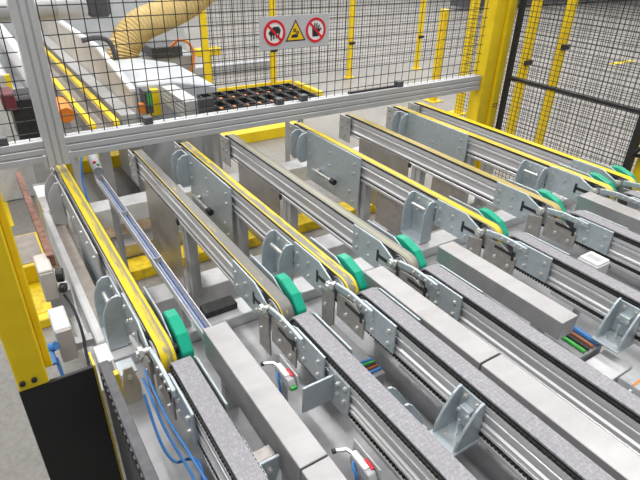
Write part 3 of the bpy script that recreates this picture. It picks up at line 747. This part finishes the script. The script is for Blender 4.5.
t = thing('angle_bracket', 'cream angle bracket under the near end of the leftmost yellow belt', 'bracket', (0.18, 1.27, 0))
part('upright', MB().prism([(0.150, 0.0), (0.205, 0.0), (0.205, 0.66), (0.190, 0.735), (0.165, 0.735), (0.150, 0.66)], 1.262, 1.272, 'y'), 'cream_paint', t, 0.002)
part('side_web', MB().box(0.150, 0.156, 1.272, 1.36, 0.45, 0.70), 'cream_paint', t, 0.002)
part('cap_plate', MB().box(0.155, 0.205, 1.272, 1.34, 0.70, 0.706), 'galvanised', t, 0.001)
bolt(t, 0.178, 1.262, 0.70, 1.0, '-y')
t = thing('rust_upright', 'rust brown upright between the cable duct and the cream bracket', 'upright', (0.145, 1.2, 0))
part('bar', MB().box(0.132, 0.150, 1.12, 1.18, 0.0, 0.62), 'rust', t, 0.002)
part('yellow_edge', MB().box(0.128, 0.142, 1.18, 1.20, 0.0, 0.80), 'yellow_paint', t, 0.001)
# ------------------------------------------------------------------ hose channel and hoses
t = thing('hose_channel', 'narrow aluminium channel carrying blue hoses between the first two belts', 'channel', (0.428, 1.9, 0))
part('trough', MB().prism([(0.409, 0.745), (0.447, 0.745), (0.447, 0.775), (0.443, 0.775), (0.443, 0.749), (0.413, 0.749), (0.413, 0.775), (0.409, 0.775)], 1.24, 2.66, 'y'), 'aluminium', t, 0.0008)
part('stand', MB().box(0.415, 0.441, 2.40, 2.44, 0, 0.745).box(0.38, 0.47, 2.37, 2.47, 0, 0.01), 'dull_aluminium', t)
part('stand', MB().box(0.415, 0.441, 1.46, 1.50, 0.642, 0.745), 'dull_aluminium', t)
for ya in (1.75, 2.2):
    part('tie', MB().box(0.407, 0.449, ya, ya + 0.004, 0.744, 0.777), 'grey_plastic', t)
for k, (hx, mt, lab) in enumerate(((0.419, 'navy_hose', 'dark blue hose in the narrow channel, left strand'), (0.428, 'pale_hose', 'pale blue hose in the narrow channel, middle strand'), (0.437, 'navy_hose', 'dark blue hose in the narrow channel, right strand'))):
    pts = [(hx, 2.65, 0.7525), (hx, 1.245 + 0.02 * k, 0.7525), (hx, 1.20 + 0.015 * k, 0.762)]
    single('air_hose', MB().tube(pts, 0.0030, 8), mt, lab, 'hose', (hx, 1.9, 0.75), 'hoses in the narrow channel')
t = thing('sensor_head', 'grey sensor head with red and green dots at the far end of the hose channel', 'sensor', (0.44, 2.75, 0.76))
part('housing', MB().tube([(0.43, 2.66, 0.80), (0.435, 2.78, 0.83)], [0.024, 0.027], 14), 'grey_plastic', t)
part('red_dot', MB().tube([(0.425, 2.70, 0.830), (0.425, 2.70, 0.841)], 0.008, 8), 'red_plastic', t)
part('green_dot', MB().tube([(0.437, 2.675, 0.824), (0.437, 2.675, 0.834)], 0.007, 8), 'green_wire', t)
part('bracket', MB().box(0.415, 0.445, 2.66, 2.72, 0.745, 0.775), 'dull_aluminium', t)
single('air_hose', MB().tube([(0.345, 2.60, 0.68), (0.35, 2.66, 0.76), (0.37, 2.74, 0.84), (0.40, 2.80, 0.87)], 0.006, 8), 'blue_hose', 'blue hose rising to the sensor head behind the guard column', 'hose', (0.36, 2.66, 0.7))
# hoses left of the first link conveyor
HL = [([(0.205, 1.16, 0.80), (0.212, 1.02, 0.745), (0.222, 0.86, 0.75), (0.232, 0.70, 0.745), (0.236, 0.5, 0.74), (0.24, 0.2, 0.735)], 'blue hose nearest the first grey link conveyor'),
      ([(0.195, 1.15, 0.78), (0.198, 1.0, 0.73), (0.206, 0.84, 0.735), (0.216, 0.68, 0.73), (0.222, 0.45, 0.72), (0.22, 0.2, 0.72)], 'blue hose running in the middle of the left bundle'),
      ([(0.185, 1.12, 0.75), (0.180, 0.99, 0.70), (0.192, 0.92, 0.69), (0.222, 0.90, 0.70), (0.24, 0.87, 0.71), (0.228, 0.82, 0.70), (0.200, 0.76, 0.69), (0.196, 0.6, 0.69), (0.195, 0.3, 0.69)], 'blue hose with a loop in the left bundle')]
for pts, lab in HL:
    single('air_hose', MB().tube(smooth(pts), 0.0038, 8), 'blue_hose', lab, 'hose', (0.21, 0.7, 0.69), 'blue hoses left of the first link conveyor')

# ------------------------------------------------------------------ sensors, junction box, wires
def sensor(label, x, y, z):
    t = thing('light_sensor', label, 'sensor', (x, y, 0.597), 'small light sensors')
    part('body', MB().prism([(y + 0.035, z + 0.030), (y - 0.035, z + 0.030), (y - 0.045, z + 0.016), (y - 0.045, z), (y + 0.035, z)], x - 0.011, x + 0.011), 'grey_plastic', t, 0.002)
    part('front', MB().box(x - 0.010, x + 0.004, y - 0.02, y + 0.034, z + 0.030, z + 0.034), 'sign_white', t, 0.001)
    part('red_band', MB().box(x + 0.005, x + 0.0115, y - 0.028, y + 0.002, z + 0.026, z + 0.034), 'red_plastic', t)
    part('green_tip', MB().box(x - 0.008, x + 0.008, y - 0.052, y - 0.045, z + 0.004, z + 0.014), 'green_wire', t)
    part('side_plate', MB().box(x + 0.014, x + 0.017, y - 0.045, y + 0.055, z - 0.005, z + 0.042), 'aluminium', t, 0.001)
    part('arm', MB().tube([(x, y + 0.035, z + 0.02), (x - 0.008, y + 0.052, z + 0.024), (x - 0.032, y + 0.062, z + 0.024)], 0.0055, 8), 'zinc_bolt', t)
    part('arm_tip', MB().tube([(x - 0.032, y + 0.062, z + 0.024), (x - 0.040, y + 0.064, z + 0.024)], 0.006, 8), 'black_plastic', t)
    part('cable', MB().tube(smooth([(x - 0.008, y + 0.02, z + 0.018), (x - 0.018, y + 0.010, z + 0.016), (x - 0.020, y - 0.005, z + 0.004), (x - 0.020, y - 0.015, z - 0.04)]), 0.004, 8), 'blue_hose', t)
    part('mount', MB().box(x - 0.006, x + 0.006, y - 0.006, y + 0.006, 0.597, z), 'dull_aluminium', t)
sensor('white light sensor with a red band beside the leftmost steel duct, upper one', 0.522, 0.935, 0.788)
sensor('white light sensor with a red band near the bottom edge beside a duct joint', 0.530, 0.592, 0.788)
t = thing('junction_box', 'small white junction box between two grey link conveyors at the right', 'junction box', (1.745, 0.81, 0.597))
part('body', MB().box(1.705, 1.785, 0.768, 0.85, 0.80, 0.855), 'white_paint', t, 0.004)
part('lid', MB().box(1.709, 1.781, 0.772, 0.846, 0.855, 0.862), 'sign_white', t, 0.002)
part('label_strip', MB().box(1.728, 1.760, 0.785, 0.835, 0.862, 0.863), 'grey_plastic', t)
part('cable_gland', MB().tube([(1.785, 0.79, 0.82), (1.81, 0.785, 0.82)], 0.012, 10), 'dark_grey_plastic', t)
part('stand', MB().box(1.735, 1.755, 0.80, 0.82, 0.597, 0.80), 'dull_aluminium', t)
WC = [('blue_hose', 0.0), ('green_wire', 0.012), ('black_rubber', 0.022), ('brown_wire', 0.034), ('blue_hose', 0.05)]
names = {'blue_hose': 'blue', 'green_wire': 'green', 'black_rubber': 'black', 'brown_wire': 'brown'}
for k, (mt, dx) in enumerate(WC):
    lab = '%s wire in the bundle on the deck below the %s' % (names[mt], 'jointed steel duct')
    if k == 4: lab = 'blue wire apart from the bundle below the jointed steel duct'
    single('loose_wire', MB().tube(smooth([(0.722, 0.958 - dx, 0.6945), (0.76, 0.955 - dx, 0.6945), (0.80, 0.956 - dx, 0.6945), (0.846, 0.95 - dx * 0.9, 0.6945)]), 0.0045, 8), mt, lab, 'wire', (0.79, 0.93, 0.69), 'loose wires by the grey cover')
for k, (mt, dx) in enumerate([('green_wire', 0.0), ('black_rubber', 0.016), ('brown_wire', 0.032), ('blue_hose', 0.052)]):
    lab = '%s cable on the deck at the open end of the short steel duct' % names[mt]
    single('loose_cable', MB().tube(smooth([(1.462 + dx * 1.4, 0.745, 0.6965 if k < 3 else 0.699), (1.464 + dx * 1.4, 0.68, 0.6965 if k < 3 else 0.699), (1.462 + dx * 1.4, 0.612, 0.6965 if k < 3 else 0.699)]), 0.0065 if k < 3 else 0.009, 8), mt, lab, 'cable', (1.46, 0.68, 0.69), 'cables at the short steel duct')
cover('grey carrier block under the cables at the open end of the short steel duct', 1.43, 1.555, 0.605, 0.76, 0.597, 0.69, name='carrier_block', cat='block')
cover('white cover plate on the deck beside the short steel duct', 1.43, 1.56, 0.50, 0.595, 0.597, 0.675, 'white_paint')
t = thing('terminal_block', 'grey terminal block with a thin orange stripe at the right edge', 'terminal block', (1.49, 0.44, 0.597))
part('body', MB().box(1.445, 1.535, 0.39, 0.485, 0.597, 0.70), 'grey_plastic', t, 0.003)
part('stripe', MB().box(1.446, 1.534, 0.44, 0.446, 0.70, 0.702), 'orange_paint', t)
single('round_rod', MB().tube([(0.742, 1.25, 0.735), (0.742, 0.98, 0.735)], 0.007, 10).box(0.738, 0.746, 1.1, 1.11, 0.69, 0.73), 'aluminium', 'thin aluminium rod left of the flat grey cover box', 'rod', (0.742, 1.1, 0.69))

# ------------------------------------------------------------------ behind the guard fence
t = thing('far_conveyor', 'far twin-belt conveyor with a cream side board behind the left mesh', 'conveyor', (0.65, 4.6, 0))
for xa in (0.535, 0.672):
    part('belt', MB().box(xa, xa + 0.034, 3.30, 6.4 if xa > 0.6 else 4.6, 0.83, 0.85).tube([(xa, 3.30, 0.825), (xa + 0.034, 3.30, 0.825)], 0.025, 14), 'yellow_paint', t)
    part('belt_rail', MB().box(xa - 0.006, xa + 0.04, 3.30, 6.4, 0.74, 0.83), 'brown_steel', t)
part('center_tray', MB().box(0.58, 0.665, 3.3, 6.4, 0.72, 0.76), 'taupe_dust', t)
part('side_board', MB().prism([(3.40, 0.84), (7.5, 0.84), (7.5, 1.10), (4.2, 1.10), (3.40, 0.98)], 0.83, 0.845), 'cream_paint', t, 0.004)
part('board_edge', MB().prism([(7.5, 1.10), (4.2, 1.10), (3.40, 0.98), (3.40, 1.0), (4.2, 1.125), (7.5, 1.125)], 0.825, 0.86), 'sign_white', t)
part('lower_rail', MB().box(0.735, 0.825, 3.35, 7.5, 0.78, 0.86), 'dull_aluminium', t, 0.003)
part('leg', MB().box(0.60, 0.66, 3.5, 3.58, 0, 0.72), 'dull_aluminium', t)
part('leg', MB().box(0.60, 0.66, 5.9, 5.98, 0, 0.72), 'dull_aluminium', t)
part('left_board', MB().box(0.40, 0.47, 4.2, 7.2, 0.60, 0.93), 'sign_white', t, 0.01)
t = thing('machine_housing', 'pale machine housing with sloping side right of the far conveyor', 'housing', (1.15, 4.4, 0))
part('body', MB().prism([(0.95, 0.0), (1.55, 0.0), (1.55, 0.86), (1.22, 0.93), (0.95, 0.93)], 3.75, 4.66, 'y'), 'pale_blue_paint', t, 0.01)
part('yellow_corner', MB().box(1.00, 1.09, 3.70, 3.75, 0.72, 0.90), 'yellow_paint', t)
part('control_unit', MB().box(0.935, 0.985, 3.50, 3.62, 0.80, 0.95), 'dark_grey_plastic', t, 0.004)
part('indicator', MB().box(0.95, 0.975, 3.495, 3.50, 0.85, 0.94), 'green_wire', t)
part('orange_cap', MB().box(0.90, 0.935, 3.52, 3.58, 0.80, 0.86), 'orange_paint', t)
t = thing('profile_end', 'aluminium profile stub beside the black trays', 'profile', (1.2, 3.4, 0))
part('bar', MB().prism([(1.16 + a, z) for a, z in extrusion(0.05, 0.80, 0.92, (0.83, 0.86, 0.89), 0.01, 0.006)], 3.25, 3.70, 'y'), 'dull_aluminium', t, 0.002)
part('end_cap', MB().box(1.20, 1.30, 3.22, 3.26, 0.78, 0.93), 'dark_grey_plastic', t, 0.003)
part('stand', MB().box(1.14, 1.20, 3.4, 3.46, 0, 0.80), 'dull_aluminium', t)
# trays with orange parts
t = thing('tray_table', 'low steel table carrying the black trays behind the guard rail', 'table', (1.68, 3.38, 0))
part('top', MB().box(1.30, 2.08, 3.14, 3.60, 0.80, 0.82), 'dark_grey_plastic', t, 0.002)
for lx, ly in ((1.34, 3.36), (2.04, 3.36), (1.34, 3.56), (2.04, 3.56)):
    part('leg', MB().box(lx - 0.015, lx + 0.015, ly - 0.015, ly + 0.015, 0, 0.80), 'dull_aluminium', t)
for r in range(2):
    for k in range(8):
        x0 = 1.32 + k * 0.094; y0 = 3.16 + r * 0.22
        lab = 'black plastic tray with orange parts, %s row, %s from the left' % (('near', 'far')[r], ('first', 'second', 'third', 'fourth', 'fifth', 'sixth', 'seventh', 'eighth')[k])
        tr = thing('tray', lab, 'tray', (x0 + 0.04, y0 + 0.1, 0.82), 'black trays behind the guard rail')
        part('shell', lambda: MB().box(x0, x0 + 0.086, y0, y0 + 0.2, 0.82, 0.826).box(x0, x0 + 0.008, y0, y0 + 0.2, 0.826, 0.865).box(x0 + 0.078, x0 + 0.086, y0, y0 + 0.2, 0.826, 0.865).box(x0, x0 + 0.086, y0, y0 + 0.008, 0.826, 0.865).box(x0, x0 + 0.086, y0 + 0.192, y0 + 0.2, 0.826, 0.865), 'black_plastic', tr, key='tray_shell')
        part('grip', lambda: MB().box(x0 + 0.025, x0 + 0.05, y0 + 0.08, y0 + 0.11, 0.826, 0.848), 'orange_paint', tr, key='tray_grip')
# corrugated yellow hose
t = thing('corrugated_hose', 'thick corrugated yellow hose arching behind the mesh', 'hose', (1.3, 4.8, 0.9))
hp = smooth([(1.15, 4.85, 0.84), (1.20, 4.88, 1.00), (1.36, 4.92, 1.14), (1.62, 4.97, 1.22), (1.90, 5.02, 1.33), (2.18, 5.08, 1.52), (2.4, 5.12, 1.78), (2.5, 5.2, 2.1)], 16)
part('hose', MB().tube(hp, [0.125 + 0.010 * (1 if k % 2 else -1) for k in range(len(hp))], 18), 'hose_yellow', t)
part('hose_collar', MB().tube([(1.15, 4.845, 0.78), (1.15, 4.85, 0.85)], 0.14, 18), 'dark_grey_plastic', t)
t = thing('hose_machine', 'grey machine block under the corrugated hose', 'machine', (1.75, 5.0, 0))
part('body', MB().box(1.55, 1.95, 5.25, 5.7, 0.0, 0.80), 'grey_plastic', t, 0.01)
part('dark_top', MB().box(1.52, 1.82, 5.22, 5.6, 0.80, 0.90), 'dark_grey_plastic', t, 0.008)
part('orange_hose', MB().tube(smooth([(1.70, 5.24, 0.88), (1.78, 5.2, 0.95), (1.88, 5.2, 0.92), (1.92, 5.2, 0.80), (1.86, 5.2, 0.58)]), 0.013, 8), 'orange_paint', t)
t = thing('robot_arm', 'grey horizontal robot arm with dark wrist behind the upper left mesh', 'robot arm', (0.75, 4.2, 1.3))
part('tube', MB().tube([(-0.3, 4.25, 1.37), (0.80, 4.25, 1.40)], 0.085, 20), 'dull_aluminium', t)
part('sleeve', MB().tube([(0.62, 4.25, 1.396), (0.81, 4.25, 1.40)], 0.095, 20), 'aluminium', t)
part('wrist', MB().box(0.81, 0.96, 4.15, 4.35, 1.32, 1.55), 'dark_grey_plastic', t, 0.02)
part('dark_cable', MB().tube(smooth([(0.74, 4.2, 1.17), (0.86, 4.2, 1.18), (0.93, 4.2, 1.14), (0.955, 4.2, 1.02)]), 0.018, 8), 'dark_grey_plastic', t)
t = thing('hanging_valve', 'small yellow valve with black stem hanging at the top', 'valve', (1.62, 5.4, 1.5))
part('body', MB().tube([(1.62, 4.4, 1.52), (1.62, 4.4, 1.64)], 0.05, 12), 'yellow_paint', t, 0.01)
part('stem', MB().tube([(1.62, 4.4, 1.38), (1.62, 4.4, 1.52)], 0.018, 8), 'black_plastic', t)
# items behind the left column
t = thing('drive_motor', 'dark red and black drive unit low behind the left mesh', 'motor', (0.2, 3.35, 0))
part('housing', MB().box(0.17, 0.33, 3.55, 3.80, 0.72, 0.98), 'black_plastic', t, 0.01)
part('cap', MB().box(0.13, 0.20, 3.52, 3.7, 0.92, 1.02), 'dark_red', t, 0.006)
part('stand', MB().box(0.2, 0.32, 3.6, 3.75, 0, 0.72), 'dull_aluminium', t)
t = thing('orange_motor', 'orange motor beside the left guard column', 'motor', (0.46, 3.4, 0))
part('housing', MB().tube([(0.43, 3.36, 0.90), (0.43, 3.56, 0.92)], 0.045, 16), 'orange_paint', t)
part('flange', MB().tube([(0.43, 3.56, 0.92), (0.43, 3.59, 0.92)], 0.05, 16), 'dark_grey_plastic', t)
part('stand', MB().box(0.41, 0.45, 3.40, 3.46, 0, 0.87), 'dull_aluminium', t)
t = thing('white_panel_machine', 'white machine side with a red label at the far left', 'machine', (0.1, 5.5, 0))
part('body', MB().prism([(-0.9, 0.0), (0.30, 0.0), (0.30, 0.72), (0.22, 0.95), (-0.9, 0.95)], 4.4, 7.2, 'y'), 'white_paint', t, 0.01)
part('red_label', MB().box(0.02, 0.13, 4.392, 4.4, 0.74, 0.82), 'red_plastic', t)
part('yellow_trim', MB().box(0.22, 0.25, 4.36, 4.4, 0.5, 0.95), 'yellow_paint', t)
t = thing('white_enclosure', 'tall white enclosure wall behind the corrugated hose', 'enclosure', (1.2, 7.4, 0))
part('wall', MB().box(-1.5, 2.7, 7.6, 7.75, 0.0, 2.6), 'pale_blue_paint', t)
part('plinth', MB().box(-1.5, 2.7, 7.55, 7.6, 0.0, 0.12), 'dull_aluminium', t)
# far floor kerb and dark racking at the right
t = thing('floor_kerb', 'grey concrete kerb on the floor behind the yellow posts', 'kerb', (3.4, 7.7, 0))
part('kerb', MB().box(2.75, 4.1, 7.62, 7.82, 0.0, 0.14), 'grey_plastic', t, 0.01)
t = thing('dark_rack', 'dark low racking at the top right far behind the fence', 'rack', (16.5, 10, 0))
part('shelf', MB().box(13, 30, 12.0, 12.6, 0.10, 0.55), 'dark_grey_plastic', t)
part('upright', MB().box(14.0, 14.15, 12.0, 12.1, 0, 2.4), 'dark_grey_plastic', t)
part('upright', MB().box(18.5, 18.65, 12.0, 12.1, 0, 2.4), 'dark_grey_plastic', t)
part('upper_shelf', MB().box(13, 30, 12.0, 12.6, 1.2, 1.5), 'dark_grey_plastic', t)
single('yellow_stop', MB().box(2.62, 2.96, 6.95, 7.06, 0.42, 0.52).box(2.76, 2.82, 6.97, 7.03, 0, 0.42), 'yellow_paint', 'yellow bracket on the back fence behind the hose post', 'bracket', (2.83, 7.0, 0), bevel=0.01)
single('floor_line', MB().box(9.7, 10.4, 5.25, 5.36, 0.0, 0.002), 'yellow_paint', 'short yellow floor line seen through the right mesh', 'marking', (10, 5.3, 0))
